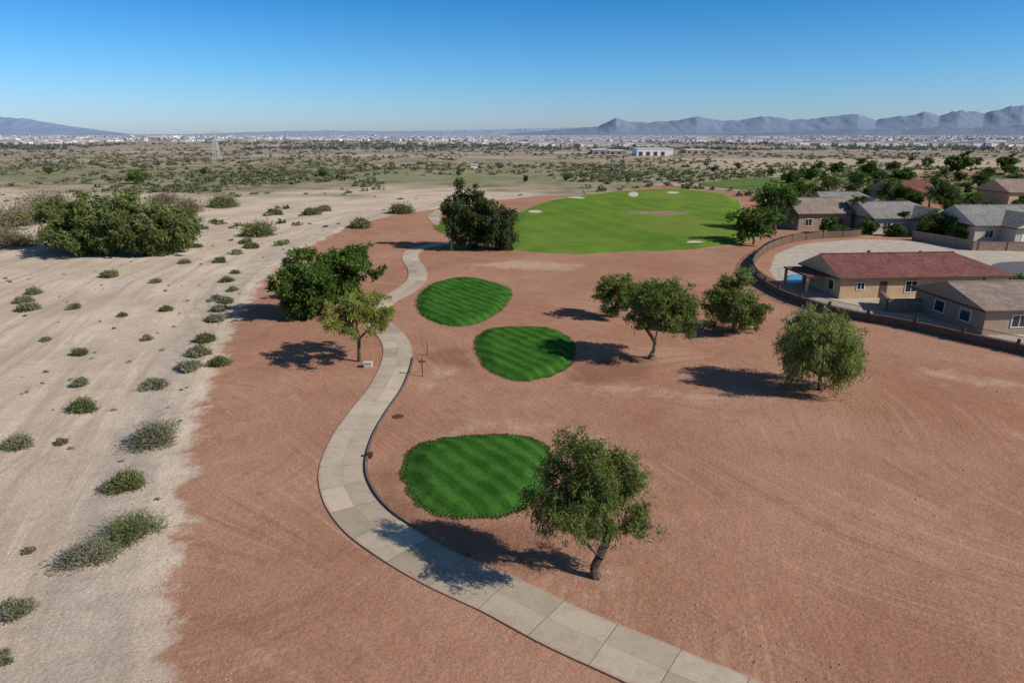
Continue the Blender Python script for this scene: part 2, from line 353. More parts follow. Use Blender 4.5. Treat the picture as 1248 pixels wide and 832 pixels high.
# ---------------------------------------------------------------- foliage
class Acc:
    def __init__(s): s.V=[];s.Q=[];s.m=[];s.sh=[];s.n=0
    def add(s,V,Q,mi,sh):
        s.V.append(V);s.Q.append(Q+s.n);s.m.append(np.full(len(Q),mi));s.sh.append(np.broadcast_to(sh,(len(V),)).astype(float));s.n+=len(V)
    def build(s,name,mats):
        return new_mesh(name,np.concatenate(s.V),np.concatenate(s.Q),mats,np.concatenate(s.m),attrs={'shade':np.concatenate(s.sh)})
def tubes(P0,P1,R0,R1,k=6):
    P0=np.atleast_2d(P0);P1=np.atleast_2d(P1);d=unit(P1-P0)
    ref=np.where(np.abs(d[:,2:3])>.9,[[1.,0,0]],[[0,0,1.]]);a=unit(np.cross(d,ref));b=np.cross(d,a)
    an=np.arange(k)*2*math.pi/k;ca=np.cos(an)[None,:,None];sa=np.sin(an)[None,:,None]
    ring=a[:,None]*ca+b[:,None]*sa
    V=np.concatenate([P0[:,None]+ring*np.reshape(R0,(-1,1,1)),P1[:,None]+ring*np.reshape(R1,(-1,1,1))],1).reshape(-1,3)
    n=len(P0);j=np.arange(k);q=np.stack([j,(j+1)%k,k+(j+1)%k,k+j],1)
    return V,(q[None]+np.arange(n)[:,None,None]*2*k).reshape(-1,4)
bark_d=simple('dark_bark_material',(.11,.08,.06),.9,.35,6.,.03)
bark_g=simple('green_bark_material',(.16,.15,.08),.85,.3,6.,.02)
def tree(name,base,height,cc,rad,clumps,leaves,ll,lw,mat,tr=.16,fork=.25,seed=0,droop=.2,bark=bark_d,rc=.55,fl=.75,lean=(0,0),shell=.45,low=-1.0,twig=True,lump=.3,extra=None,kink=0.):
    r=np.random.default_rng(seed);bz=float(H(*base));base=np.array([base[0],base[1],bz-.1])
    cc=np.array(cc,float);rad=np.array(rad,float)
    d=unit(r.normal(size=(clumps*4,3)));d=d[d[:,2]>low][:clumps]
    lum=1-lump+2*lump*vn(d[:,0]*2+5*d[:,2],d[:,1]*2+3*d[:,2],seed)
    rr=shell+(1-shell)*r.uniform(0,1,len(d))**.6
    C=cc+d*rad*(rr*lum)[:,None]*.88
    if extra is not None: C=np.concatenate([C,cc+np.array(extra,float)*rad])
    fk=base+np.array([lean[0],lean[1],0])*.5+(kink,0,fork*height)
    mid=(base+fk)/2+np.append(r.normal(0,.04*height*.5,2),0)
    nodes=[base,mid,fk];par=[-1,0,1]
    o=np.argsort(np.linalg.norm(C-fk,axis=1))
    for i in o:
        A=np.array(nodes[2:]);dd=np.linalg.norm(A-C[i],axis=1)+.35*np.linalg.norm(A-fk,axis=1)
        k=int(dd.argmin())+2;a=nodes[k];m1=a*.5+C[i]*.5+r.normal(0,.06,3)*np.linalg.norm(C[i]-a)+(0,0,.05*np.linalg.norm(C[i]-a))
        nodes.append(m1);par.append(k);nodes.append(C[i]);par.append(len(nodes)-2)
    w=np.zeros(len(nodes));w[3:]+=1.
    for i in range(len(nodes)-1,0,-1): w[par[i]]+=w[i]
    w=w/w[0];R=np.maximum(tr*w**.5,.012)
    N=np.array(nodes);pa=np.array(par);A=Acc();R[0]*=1.35
    V,Q=tubes(N[pa[1:]],N[1:],np.minimum(R[pa[1:]],R[1:]*1.5) ,R[1:],7);A.add(V,Q,0,.5)
    if twig:
        K=5;ci=np.repeat(C,K,0);e=ci+unit(r.normal(size=ci.shape)+(0,0,-droop))*rc*r.uniform(.6,1.2,(len(ci),1));V,Q=tubes(ci,e,.018+0*e[:,0],.006+0*e[:,0],3);A.add(V,Q,0,.5)
    S=7;sub=np.repeat(C,S,0)+r.normal(size=(len(C)*S,3))*rc*np.array([.62,.62,.62*fl]);ssh=np.repeat(r.uniform(0,1,len(C)),S)*.55+r.uniform(0,.45,len(C)*S)
    k=r.integers(0,len(sub),leaves);off=r.normal(size=(leaves,3))*rc*.30*np.array([1,1,fl])
    drp=r.exponential(1,leaves)*droop*rc*.8
    P_=sub[k]+off;P_[:,2]-=drp;P_[:,2]=np.maximum(P_[:,2],bz+.15)
    out=unit(P_-cc);ax=unit(out*.5+r.normal(size=(leaves,3))*.7+np.array([0,0,-droop*1.6]))
    sd=unit(np.cross(ax,r.normal(size=(leaves,3))))
    l=r.uniform(.6,1.3,leaves)[:,None]
    V,Q=quads(P_,ax*ll*.5*l,sd*lw*.5*l)
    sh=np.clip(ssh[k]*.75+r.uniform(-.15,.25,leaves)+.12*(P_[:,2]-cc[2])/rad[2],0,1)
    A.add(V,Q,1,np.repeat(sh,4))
    return A.build(name,[bark,mat])
def treep(name,bx,by,top,xl,xr,bot,mat,ry=1.,**k):
    b=G(bx,by);s=scale_at(by);zt=height_at(b[1],top);zb=height_at(b[1],bot)
    cx=b[0]+((xl+xr)/2-bx)*s;rx=(xr-xl)/2*s
    zc=(zt+zb)/2;rz=(zt-zb)/2
    return tree(name,b,zt,(cx,b[1],zc),(rx,rx*ry,rz),mat=mat,lean=(cx-b[0],0),**k)
pv=leafmat('palo_verde_leaf_material',(.07,.10,.026),(.24,.285,.08))
pvy=leafmat('yellow_palo_verde_leaf_material',(.13,.15,.035),(.34,.35,.09))
mes=leafmat('mesquite_leaf_material',(.045,.085,.019),(.145,.215,.048))
drk=leafmat('dark_tree_leaf_material',(.038,.058,.023),(.13,.155,.055))
wil=leafmat('willow_leaf_material',(.12,.155,.042),(.32,.36,.11))
tam=leafmat('tamarisk_leaf_material',(.075,.105,.032),(.24,.27,.092))
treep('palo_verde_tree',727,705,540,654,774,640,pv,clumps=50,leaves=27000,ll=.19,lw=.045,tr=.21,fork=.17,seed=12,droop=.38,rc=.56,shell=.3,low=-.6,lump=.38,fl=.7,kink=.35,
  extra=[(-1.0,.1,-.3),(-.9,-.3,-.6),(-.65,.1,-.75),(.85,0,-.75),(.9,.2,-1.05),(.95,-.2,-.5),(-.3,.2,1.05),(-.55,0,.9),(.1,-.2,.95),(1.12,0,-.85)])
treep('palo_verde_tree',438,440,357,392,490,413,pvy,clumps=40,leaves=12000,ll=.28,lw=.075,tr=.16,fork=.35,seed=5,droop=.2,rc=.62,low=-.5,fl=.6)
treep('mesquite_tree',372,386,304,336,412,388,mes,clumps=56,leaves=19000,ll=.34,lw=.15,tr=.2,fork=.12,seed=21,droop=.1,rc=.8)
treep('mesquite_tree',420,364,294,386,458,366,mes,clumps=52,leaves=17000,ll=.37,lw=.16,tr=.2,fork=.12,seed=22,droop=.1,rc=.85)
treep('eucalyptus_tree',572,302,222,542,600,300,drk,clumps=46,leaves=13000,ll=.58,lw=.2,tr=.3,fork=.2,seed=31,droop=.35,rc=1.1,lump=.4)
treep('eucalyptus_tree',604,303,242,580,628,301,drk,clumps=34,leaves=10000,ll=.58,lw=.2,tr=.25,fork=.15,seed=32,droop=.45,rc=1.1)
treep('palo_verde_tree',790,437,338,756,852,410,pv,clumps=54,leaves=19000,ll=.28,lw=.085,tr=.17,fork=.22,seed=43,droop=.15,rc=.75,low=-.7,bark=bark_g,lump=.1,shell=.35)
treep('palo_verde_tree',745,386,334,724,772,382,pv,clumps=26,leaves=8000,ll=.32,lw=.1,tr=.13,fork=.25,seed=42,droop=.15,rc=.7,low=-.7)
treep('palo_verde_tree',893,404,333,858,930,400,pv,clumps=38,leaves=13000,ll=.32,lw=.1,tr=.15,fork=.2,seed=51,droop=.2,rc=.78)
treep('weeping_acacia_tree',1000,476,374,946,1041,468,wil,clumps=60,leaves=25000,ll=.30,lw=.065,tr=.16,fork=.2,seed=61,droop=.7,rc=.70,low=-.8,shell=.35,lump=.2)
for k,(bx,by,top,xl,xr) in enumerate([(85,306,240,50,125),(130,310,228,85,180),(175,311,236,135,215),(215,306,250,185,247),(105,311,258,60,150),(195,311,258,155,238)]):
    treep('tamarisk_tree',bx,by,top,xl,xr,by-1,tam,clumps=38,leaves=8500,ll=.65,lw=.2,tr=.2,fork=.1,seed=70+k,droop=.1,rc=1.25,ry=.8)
small=[(918,297,254,890,945,mes),(945,281,222,915,972,mes),(935,283,236,925,960,drk),(965,275,236,950,985,drk),(1085,249,218,1067,1104,mes),(1150,256,222,1130,1172,drk),(1132,288,260,1114,1160,drk),(1108,281,262,1096,1122,mes),
 (1240,357,337,1226,1256,mes),(1175,292,270,1158,1192,mes),(1192,228,210,1183,1202,drk),(1045,228,208,1034,1056,mes),(1048,268,244,1034,1062,mes),(1160,262,246,1148,1174,mes),(1010,285,264,1000,1020,mes),(1058,286,268,1048,1068,mes)]
shared=[]
for k,(bx,by,top,xl,xr,mt) in enumerate(small):
    s=scale_at(by);w=(xr-xl)/2*s
    o=treep('shade_tree',bx,by,top,xl,xr,by-(by-top)*.12,mt,clumps=24,leaves=2600,ll=.08*w+.28,lw=.035*w+.12,tr=.05*w,fork=.2,seed=100+k,droop=.1,rc=w*.27,twig=False)
    shared.append((o,G(bx,by),height_at(G(bx,by)[1],top)))
tr_r=np.random.default_rng(99)
more=[(985,220,16),(1100,222,14),(1165,210,22),(1225,205,15),(1000,245,17),(1060,215,18),(1130,205,13),(168,224,14),(395,215,7),(1232,246,18),(1020,212,14),(1205,259,14),(1036,238,14),(1120,236,14),(1070,232,14),(1205,216,12),(1150,216,11),(1090,208,10),(1246,262,20),(965,224,14),
 (1220,232,14),(1180,236,12),(1012,232,16),(1095,262,20),(1028,258,20),(985,262,22),(1240,228,16),(1115,250,18),(1185,252,17),(1060,244,18),(1022,288,14),(1090,288,14),(1215,290,12),(955,252,20),(970,240,18),(1140,232,15),(1170,222,12),(1050,202,9),(1190,202,10),(1110,198,8),(1230,214,12),(940,214,9),(870,210,7),(1000,206,9),(900,206,7),(60,212,8),(250,212,7),(560,214,7),(640,222,8),(690,220,7),(1075,222,12)]
for k,(bx,by,hp) in enumerate(more):
    so,(sx,sy),sh_=shared[int(tr_r.integers(0,len(shared)))]
    o=bpy.data.objects.new('shade_tree',so.data);COL.objects.link(o)
    b=G(bx,by);hgt=hp*scale_at(by)*1.02;q=hgt/sh_;a=tr_r.uniform(0,6.28)
    o.scale=(q*1.1,q*1.1,q);o.rotation_euler=(0,0,a);c,s=math.cos(a),math.sin(a)
    o.location=(b[0]-q*1.1*(c*sx-s*sy),b[1]-q*1.1*(s*sx+c*sy),float(H(*b)))
frond=leafmat('palm_frond_material',(.05,.08,.025),(.15,.19,.06))
def palm(bx,by,top,seed):
    r=np.random.default_rng(seed);b=G(bx,by);h=height_at(b[1],top);A=Acc()
    z=np.linspace(0,h*.8,7);pts=np.column_stack([b[0]+.1*np.sin(z),b[1]+0*z,z]);V,Q=tubes(pts[:-1],pts[1:],np.linspace(.3,.2,6),np.linspace(.28,.18,6),8);A.add(V,Q,0,.5)
    n=30;L=h*.36
    for i in range(n):
        a=i*2.4;el=r.uniform(-.3,1.2);d=np.array([math.cos(a)*math.cos(el),math.sin(a)*math.cos(el),math.sin(el)])
        t=np.linspace(0,1,9)[:,None];c=pts[-1]+d*t*L+np.array([0,0,-1])*t**2*L*.55
        sdv=unit(np.cross(d,[0,0,1.]));K=14
        for sg in (-1,1):
            tt=np.linspace(.15,1,K)[:,None];cc=pts[-1]+d*tt*L+np.array([0,0,-1])*tt**2*L*.55
            ax=unit(sdv*sg+d*.6+np.array([0,0,-.35]))*L*.13*(1.1-tt*.6)
            V,Q=quads(cc+ax,ax+0*cc,unit(d)*.06*L*.5+0*cc);A.add(V,Q,1,r.uniform(0,1))
        V,Q=tubes(c[:-1],c[1:],np.full(8,.03),np.full(8,.02),3);A.add(V,Q,1,.6)
    return A.build('palm_tree',[bark_d,frond])
for k,q in enumerate([(1040,279,236),(1000,245,210),(985,250,222),(1100,284,256),(975,246,220),(1215,240,222),(1070,262,238),(1012,262,234),(1235,290,260),(1178,262,234),(1130,262,236),(1055,240,216)]): palm(*q,200+k)
shr=[leafmat('sage_shrub_material',(.13,.13,.075),(.37,.355,.23)),leafmat('green_shrub_material',(.085,.108,.037),(.28,.285,.125)),leafmat('dry_shrub_material',(.15,.12,.075),(.38,.32,.21))]
twm=simple('dry_twig_material',(.26,.21,.15),.9,.2,5.)
def shrub(x,y,r,h,mat,seed,n,ll,name='desert_shrub'):
    g=np.random.default_rng(seed);A=Acc();z0=float(H(x,y))
    K=max(8,int(12*r));d=unit(g.normal(size=(K,3)));d[:,2]=np.abs(d[:,2])
    C=np.array([x,y,z0+.05])+d*np.array([r*.75,r*.75,h*.7])*g.uniform(.3,1,(K,1))
    V,Q=tubes(np.repeat([[x,y,z0-.05]],K,0),C,np.full(K,.02),np.full(K,.008),3);A.add(V,Q,0,.5)
    k=g.integers(0,K,n);P_=C[k]+g.normal(size=(n,3))*r*.2*np.array([1,1,.7]);P_[:,2]=np.maximum(P_[:,2],z0+.02+g.uniform(0,.06,n))
    out=unit(P_-np.array([x,y,z0-.2*h]));ax=unit(out+g.normal(size=(n,3))*.55);sd=unit(np.cross(ax,g.normal(size=(n,3))))
    V,Q=quads(P_,ax*ll*.5,sd*ll*.14);sh=np.clip(g.uniform(0,.5,K)[k]+g.uniform(0,.5,n),0,1);A.add(V,Q,1,np.repeat(sh,4))
    return A.build(name,[twm,mat])
SH=[(272,252,21,1),(315,287,25,1),(190,538,37,0),(25,543,20,0),(155,593,29,1),(158,655,40,1),(105,685,38,0),(18,750,23,0),(100,499,20,1),(187,472,16,0),(232,451,15,0),(266,444,14,1),(242,433,14,0),(250,416,13,1),(262,391,12,0),(268,379,10,0),(98,470,11,0),(98,431,10,1),(35,378,14,0),(42,358,10,0),(90,378,8,0),(75,540,8,2),(203,380,8,1),(190,345,6,0),(135,338,11,1),(275,369,9,0),(268,320,8,1),(283,354,7,0),(55,414,6,0),(150,386,6,2),(35,672,7,2),(180,414,6,0),(30,368,10,0),(240,302,6,1),(300,297,8,1),(225,322,7,0),(440,277,14,1),(490,260,16,1),(15,300,34,2),(60,255,40,2),(20,275,40,2),(230,258,22,2),(200,248,20,2),(380,262,12,1),(395,257,9,2),(335,262,9,1),(0,808,15,0),(277,343,8,1),(262,366,9,0),(287,333,6,0),(290,310,7,0),(307,303,8,1)]
for k,(bx,by,w,mi) in enumerate(SH):
    b=G(bx,by);s=scale_at(by);r=w*s
    shrub(b[0],b[1],r,r*.8,shr[mi],300+k,int(np.clip(500+3000*min(r,1.5)*(1 if by>400 else .6),500,4200)),float(np.clip(s*3.2,.13,.6)))
def scatter(name,pts,R,Hh,n,mat,seed):
    g=np.random.default_rng(seed);N=len(pts);k=np.repeat(np.arange(N),n);r=R[k];h=Hh[k]
    d=unit(g.normal(size=(N*n,3)));d[:,2]=np.abs(d[:,2]);rr=g.uniform(.35,1.,N*n)
    lo=.75+.5*g.uniform(size=N*n)
    P_=np.column_stack([pts[k]+d[:,:2]*(r*rr*lo)[:,None],d[:,2]*h*rr*lo+H(pts[k,0],pts[k,1])])
    ax=unit(g.normal(size=(N*n,3)));sd=unit(np.cross(ax,g.normal(size=(N*n,3))))
    V,Q=quads(P_,ax*(r*.30)[:,None],sd*(r*.2)[:,None])
    sh=np.clip(g.uniform(0,.7,N)[k]+g.uniform(0,.4,N*n),0,1)
    return new_mesh(name,V,Q,[mat],attrs={'shade':np.repeat(sh,4)})
def okp(p,m=3):
    a=sdpoly(p[:,0],p[:,1],FAIR)<-m
    for q in FARS+[LOT,TONG]: a&=sdpoly(p[:,0],p[:,1],q)<-m
    return a
farm=leafmat('distant_scrub_material',(.075,.088,.042),(.21,.205,.115))
N=11000;yy=1/rng.uniform(1/2600,1/245,N);xx=rng.uniform(-.85,.85,N)*yy
dens=fbm(xx/60,yy/90,5,4);keep=(dens>.46+.08*rng.uniform(-1,1,N))&~((xx>60)&(yy<330)&(rng.uniform(size=N)>.25));p_=np.column_stack([xx,yy])[keep];p_=p_[okp(p_)]
R=rng.uniform(.5,1.8,len(p_))*(1+p_[:,1]/1100);scatter('desert_scrub',p_,R,R*rng.uniform(.5,.9,len(p_)),13,farm,1)
N=900;yy=1/rng.uniform(1/250,1/125,N);xx=rng.uniform(-.8,.25,N)*yy;p_=np.column_stack([xx,yy])
keep=(fbm(xx/18,yy/14,8,4)>.51)&okp(p_)&(sdpoly(xx,yy,RED)<2);p_=p_[keep];R=rng.uniform(.4,1.5,len(p_));scatter('wash_scrub',p_,R,R*.6,30,shr[1],2)
N=420;yy=rng.uniform(20,130,N);xx=rng.uniform(-75,0,N);p_=np.column_stack([xx,yy]);sd_=sdpoly(xx,yy,RED);keep=(sd_<-1)&(fbm(xx/9,yy/9,12,3)>.42);p_=p_[keep];R=rng.uniform(.08,.3,len(p_));scatter('dry_grass_tufts',p_,R,R*.8,40,shr[0],3)
N=700;yy=1/rng.uniform(1/520,1/215,N);xx=rng.uniform(.1,.85,N)*yy;p_=np.column_stack([xx,yy]);p_=p_[okp(p_)];R=rng.uniform(.6,2.2,len(p_));scatter('course_scrub',p_,R,R*.9,20,farm,4)
N=5000;yy=1/rng.uniform(1/110,1/18,N);xx=rng.uniform(-.8,.85,N)*yy;g=rng.uniform(.012,.04,N)*(1+yy/60)
keep=fbm(xx/4,yy/4,31,3)>.47;xx,yy,g=xx[keep],yy[keep],g[keep];dp=np.min(np.hypot(xx[:,None]-pc[None,::3,0],yy[:,None]-pc[None,::3,1]),1)>1.9
for t in TEE: dp&=sdpoly(xx,yy,t)<-.2
xx,yy,g=xx[dp],yy[dp],g[dp]
oc=np.array([[1,0,0],[0,1,0],[-1,0,0],[0,-1,0],[0,0,1],[0,0,-1]],float);n=len(xx)
V=(np.column_stack([xx,yy,H(xx,yy)+g*.2])[:,None]+oc[None]*g[:,None,None]*rng.uniform(.6,1.2,(n,6,1))).reshape(-1,3)
T=np.array([[0,1,4],[1,2,4],[2,3,4],[3,0,4],[1,0,5],[2,1,5],[3,2,5],[0,3,5]]);T=(T[None]+np.arange(n)[:,None,None]*6).reshape(-1,3)
new_mesh('scattered_stones',V,T,[simple('stone_material',(.40,.28,.20),.9,.35,.7)])
# ---------------------------------------------------------------- building helpers
class Box:
    def __init__(s): s.V=[];s.Q=[];s.n=0
    def add(s,x0,x1,y0,y1,z0,z1):
        v=np.array([[x0,y0,z0],[x1,y0,z0],[x1,y1,z0],[x0,y1,z0],[x0,y0,z1],[x1,y0,z1],[x1,y1,z1],[x0,y1,z1]],float)
        q=np.array([[0,3,2,1],[4,5,6,7],[0,1,5,4],[1,2,6,5],[2,3,7,6],[3,0,4,7]]);s.V.append(v);s.Q.append(q+s.n);s.n+=8
    def build(s,name,mat,parent=None): return new_mesh(name,np.concatenate(s.V),np.concatenate(s.Q),[mat],parent=parent)
def tile(name,a,b):
    m=M(name,.85,.08);p=m.obj();q=m.sep(p)
    fx=m.ma('FLOOR',m.ma('DIVIDE',q[0],.33));fy=m.ma('FLOOR',m.ma('DIVIDE',q[1],.4))
    w=m.white(m.com(fx,fy));n=m.noise(p,.5,4)
    c=m.mix(m.ma('MULTIPLY',w,.8),a,b);c=m.scl(c,m.mr(n,.3,.7,.85,1.12))
    sx=m.ma('ABSOLUTE',m.ma('SINE',m.ma('MULTIPLY',q[0],math.pi/.33)));sy=m.ma('FRACT',m.ma('DIVIDE',q[1],.4))
    c=m.scl(c,m.ma('MULTIPLY',m.mr(sx,0,.5,.72,1.05),m.mr(sy,0,.25,.8,1.)))
    m.bump(m.ma('ADD',sx,sy),.5,.04);return m.col(c)
def stucco(name,c): return simple(name,c,.9,.1,1.2,.01)
red_t=tile('red_tile_material',(.155,.06,.05),(.225,.10,.08));gry_t=tile('grey_tile_material',(.20,.19,.17),(.29,.27,.245));brn_t=tile('brown_tile_material',(.23,.17,.135),(.32,.245,.195))
tan_s=stucco('tan_stucco_material',(.50,.35,.21));cream_s=stucco('cream_stucco_material',(.53,.46,.37));brown_s=stucco('brown_stucco_material',(.34,.245,.175))
white_t=simple('white_trim_material',(.75,.73,.68),.6,.04);dark_t=simple('dark_trim_material',(.10,.06,.045),.7,.1)
gm=M('window_glass_material',.12,.6);gm.col((.03,.035,.04));glass=gm.m
pad_m=simple('patio_concrete_material',(.45,.39,.33),.9,.1,1.)
def house(name,org,ang,L,D,wh,rh,roof,wall,left='hip',right='hip',wins=(),doors=(),sidewins=(),o=.6,porch=None,wing=None):
    e=bpy.data.objects.new(name,None);COL.objects.link(e);e.location=(org[0],org[1],float(H(*org)));e.rotation_euler=(0,0,ang)
    b=Box();b.add(0,L,0,D,-.3,wh);b.build('walls',wall,e)
    th=.2;hb=D/2
    xl=-o if left=='gable' else hb*.95;xr=L+o if right=='gable' else L-hb*.95
    lo=[(-o,-o),(L+o,-o),(L+o,D+o),(-o,D+o)]
    V=[(x,y,wh+.003) for x,y in lo]+[(x,y,wh+th) for x,y in lo]+[(xl,D/2,rh),(xr,D/2,rh)]
    Q=np.array([[0,3,2,1],[0,1,5,4],[1,2,6,5],[2,3,7,6],[3,0,4,7],[4,5,9,8],[6,7,8,9]]);T=np.array([[7,4,8],[5,6,9]])
    new_mesh('roof',V,[Q,T],[roof,dark_t,wall],[1,1,1,1,1,0,0,2 if left=='gable' else 0,2 if right=='gable' else 0],parent=e)
    rb=Box();rb.add(xl,xr,D/2-.14,D/2+.14,rh-.02,rh+.1);rb.build('ridge_cap',roof,e)
    if wing:
        x0,w,pr,wr=wing;q=Box();q.add(x0,x0+w,-pr,-.003,-.3,wh-.004);q.build('wing_walls',wall,e)
        yb=D*.42
        V=[(x0-o,-pr-o,wh-.02),(x0+w+o,-pr-o,wh-.02),(x0+w+o,yb,wh-.02),(x0-o,yb,wh-.02)];V+=[(x,y,wh+th-.02) for x,y,_ in V]+[(x0+w/2,-pr-o,wr),(x0+w/2,yb,wr)]
        Q=np.array([[0,3,2,1],[0,1,5,4],[1,2,6,5],[3,0,4,7],[7,4,8,9],[5,6,9,8]]);T=np.array([[4,5,8],[6,7,9]])
        new_mesh('wing_roof',V,[Q,T],[roof,dark_t,wall],[1,1,1,1,0,0,2,2],parent=e)
        q=Box();q.add(x0+w*.15,x0+w*.85,-pr-.05,-pr+.02,0,2.2);q.build('garage_door',white_t,e)
    fr=Box();gl=Box();dr=Box()
    for (x,z,w,h) in wins:
        gl.add(x,x+w,-.03,.02,z,z+h)
        for a in ((x-.09,x,z-.09,z+h+.09),(x+w,x+w+.09,z-.09,z+h+.09),(x,x+w,z-.09,z),(x,x+w,z+h,z+h+.09),(x+w/2-.03,x+w/2+.03,z,z+h)): fr.add(a[0],a[1],-.07,.02,a[2],a[3])
    for (y,z,w,h) in sidewins:
        gl.add(-.03,.02,y,y+w,z,z+h)
        for a in ((y-.09,y,z-.09,z+h+.09),(y+w,y+w+.09,z-.09,z+h+.09),(y,y+w,z-.09,z),(y,y+w,z+h,z+h+.09)): fr.add(-.07,.02,a[0],a[1],a[2],a[3])
    for (x,w,h) in doors: dr.add(x,x+w,-.05,.02,0,h)
    if gl.n: gl.build('window_glass',glass,e);fr.build('window_frames',white_t,e)
    if dr.n: dr.build('door',dark_t,e)
    if porch:
        x0,x1,y0,y1=porch;q=Box()
        for x in (x0+.2,x1-.35):
            for y in (y0+.2,y1-.35): q.add(x,x+.3,y,y+.3,-.1,wh-.25)
        q.build('porch_columns',wall,e);q=Box();q.add(x0,x1,y0,y1,wh-.25,wh-.05);q.build('porch_roof',roof,e)
        q=Box();q.add(x0-.2,x1+.2,y0-.2,y1+.2,-.1,.08);q.build('patio_slab',pad_m,e)
    v=Box();v.add(L*.3,L*.3+.3,D*.62,D*.62+.3,rh-1.,rh+.15);v.add(L*.65,L*.65+.25,D*.7,D*.7+.25,rh-1.3,rh-.1);v.build('roof_vents',dark_t,e)
    return e
a0=np.array(G(1022,365));a1=np.array(G(1225,361));ang=math.atan2(*(a1-a0)[::-1])
house('tan_house',a0,ang,float(np.linalg.norm(a1-a0)),9.5,2.55,4.9,red_t,tan_s,'gable','hip',wins=[(8.6,.75,1.5,1.35),(2.2,1.2,.9,.8),(12.4,.9,1.1,.8),(16.8,.8,1.5,1.2)],doors=[(5.2,.95,2.1)],sidewins=[(1.5,.8,1.2,1.2),(6.,.8,1.2,1.2)],porch=(-3.2,-.03,2.5,9.))
house('brown_house',G(1196,410),ang,16,11,2.5,4.4,brn_t,brown_s,'gable','hip',wins=[(3,.8,1.6,1.2)],doors=[(6.5,2.2,2.1)],sidewins=[(2,.8,1.5,1.2),(6,.8,1.5,1.2)])
house('grey_roof_house',G(1186,295),.05,26,13,3.,6.4,gry_t,cream_s,'gable','gable',wins=[(2,.9,1.6,1.3),(15,.9,1.2,1.3),(19,.9,2,1.3)],doors=[(9,2.4,2.3)],wing=(5,8,4,5.6))
house('grey_roof_house',G(1064,285),.1,17,12,3.,6.0,gry_t,cream_s,'gable','hip',wins=[(2,.9,1.6,1.3),(5,.9,1.,1.3)],wing=(8,7,3.5,5.4))
house('brown_roof_house',G(972,281),.1,12,11,3.4,6.4,brn_t,brown_s,'gable','gable',wins=[(1.5,1.,1.5,1.4),(5,1.,1.5,1.4)],doors=[(8,2,2.4)])
house('grey_roof_house',G(1006,268),.0,15,11,3.2,6.4,gry_t,brown_s,'gable','hip',wins=[(3,1.,1.5,1.4)],wing=(7,6,3,5.6))
house('red_roof_house',G(1085,249),.1,14,11,3.2,6.6,red_t,brown_s,'gable','gable',wins=[(3,1.,1.5,1.4)])
house('brown_roof_house',G(1228,250),.1,20,13,3.4,7.,brn_t,tan_s,'gable','hip',wins=[(3,1.,1.5,1.4)],wing=(9,7,3,6.))
def blockm(name,c):
    m=M(name,.92,.05);q=m.sep(m.uv());u=m.ma('DIVIDE',q[0],.4);v=m.ma('DIVIDE',q[1],.2);row=m.ma('FLOOR',v);u=m.ma('ADD',u,m.ma('MULTIPLY',row,.5))
    w=m.white(m.com(m.ma('FLOOR',u),row));e=m.ma('MINIMUM',m.ma('FRACT',u),m.ma('FRACT',v))
    c=m.scl(m.mix(0.,c,c),m.mr(w,0,1,.85,1.15,'LINEAR'));return m.col(m.scl(c,m.mr(e,.02,.1,.75,1.)))
wall_m=blockm('block_wall_material',(.15,.10,.075));wall_m2=blockm('garden_wall_material',(.33,.23,.17));cap_m=simple('wall_cap_material',(.22,.16,.12),.9,.1)
iron=M('wrought_iron_material',.5,.4).col((.03,.025,.022))
def wall(name,pts,h,th=.2,fence=0,step=.8,smooth=True,wm_=None):
    wm_=wm_ or wall_m
    c=catmull(pts,False,step) if smooth else np.array(pts,float)
    e=bpy.data.objects.new(name,None);COL.objects.link(e)
    o=ribbon('blocks',c,[(-th/2,-.3),(-th/2,h),(th/2,h),(th/2,-.3)],wm_);o.parent=e
    me=o.data;uvl=me.uv_layers[0].data
    n=len(me.loops);uvs=np.zeros(n*2,np.float32);uvl.foreach_get('uv',uvs);vi=np.zeros(n,np.int32);me.loops.foreach_get('vertex_index',vi);co=np.zeros(len(me.vertices)*3,np.float32);me.vertices.foreach_get('co',co)
    uvs=uvs.reshape(-1,2);uvs[:,1]=co.reshape(-1,3)[vi,2]+1;uvl.foreach_set('uv',uvs.ravel())
    o=ribbon('cap',c,[(-th/2-.04,h-.02),(-th/2-.04,h+.07),(th/2+.04,h+.07),(th/2+.04,h-.02)],cap_m);o.parent=e
    acc=Acc();s=np.concatenate([[0],np.cumsum(np.linalg.norm(np.diff(c,axis=0),axis=1))])
    ps=np.arange(0,s[-1],4.8);P=np.column_stack([np.interp(ps,s,c[:,0]),np.interp(ps,s,c[:,1])]);z=H(P[:,0],P[:,1])
    V,Q=tubes(np.column_stack([P,z-.2]),np.column_stack([P,z+h+.12+fence*.5]),np.full(len(P),.2),np.full(len(P),.2),4);acc.add(V,Q,0,0)
    acc.build('pilasters',[wm_]).parent=e
    if fence:
        acc=Acc();ps=np.arange(0,s[-1],.13);P=np.column_stack([np.interp(ps,s,c[:,0]),np.interp(ps,s,c[:,1])]);z=H(P[:,0],P[:,1])+h+.05
        A_=np.column_stack([P,z]);B_=np.column_stack([P,z+fence]);V,Q=tubes(A_,B_,np.full(len(P),.016),np.full(len(P),.016),3);acc.add(V,Q,0,0)
        for dz in (.1,fence-.06): V,Q=tubes(A_[:-1]+(0,0,dz),A_[1:]+(0,0,dz),np.full(len(P)-1,.025),np.full(len(P)-1,.025),4);acc.add(V,Q,0,0)
        acc.build('iron_railing',[iron]).parent=e
    return e
wall('block_wall',px([(1600,520),(1400,472),(1248,434),(1180,419),(1100,400),(1040,389),(990,375),(945,358),(922,342),(916,330)]),.85,fence=.75)
wall('block_wall',px([(916,330),(920,320),(936,306),(962,296),(1000,291),(1040,289),(1048,288)]),1.2,fence=.5)
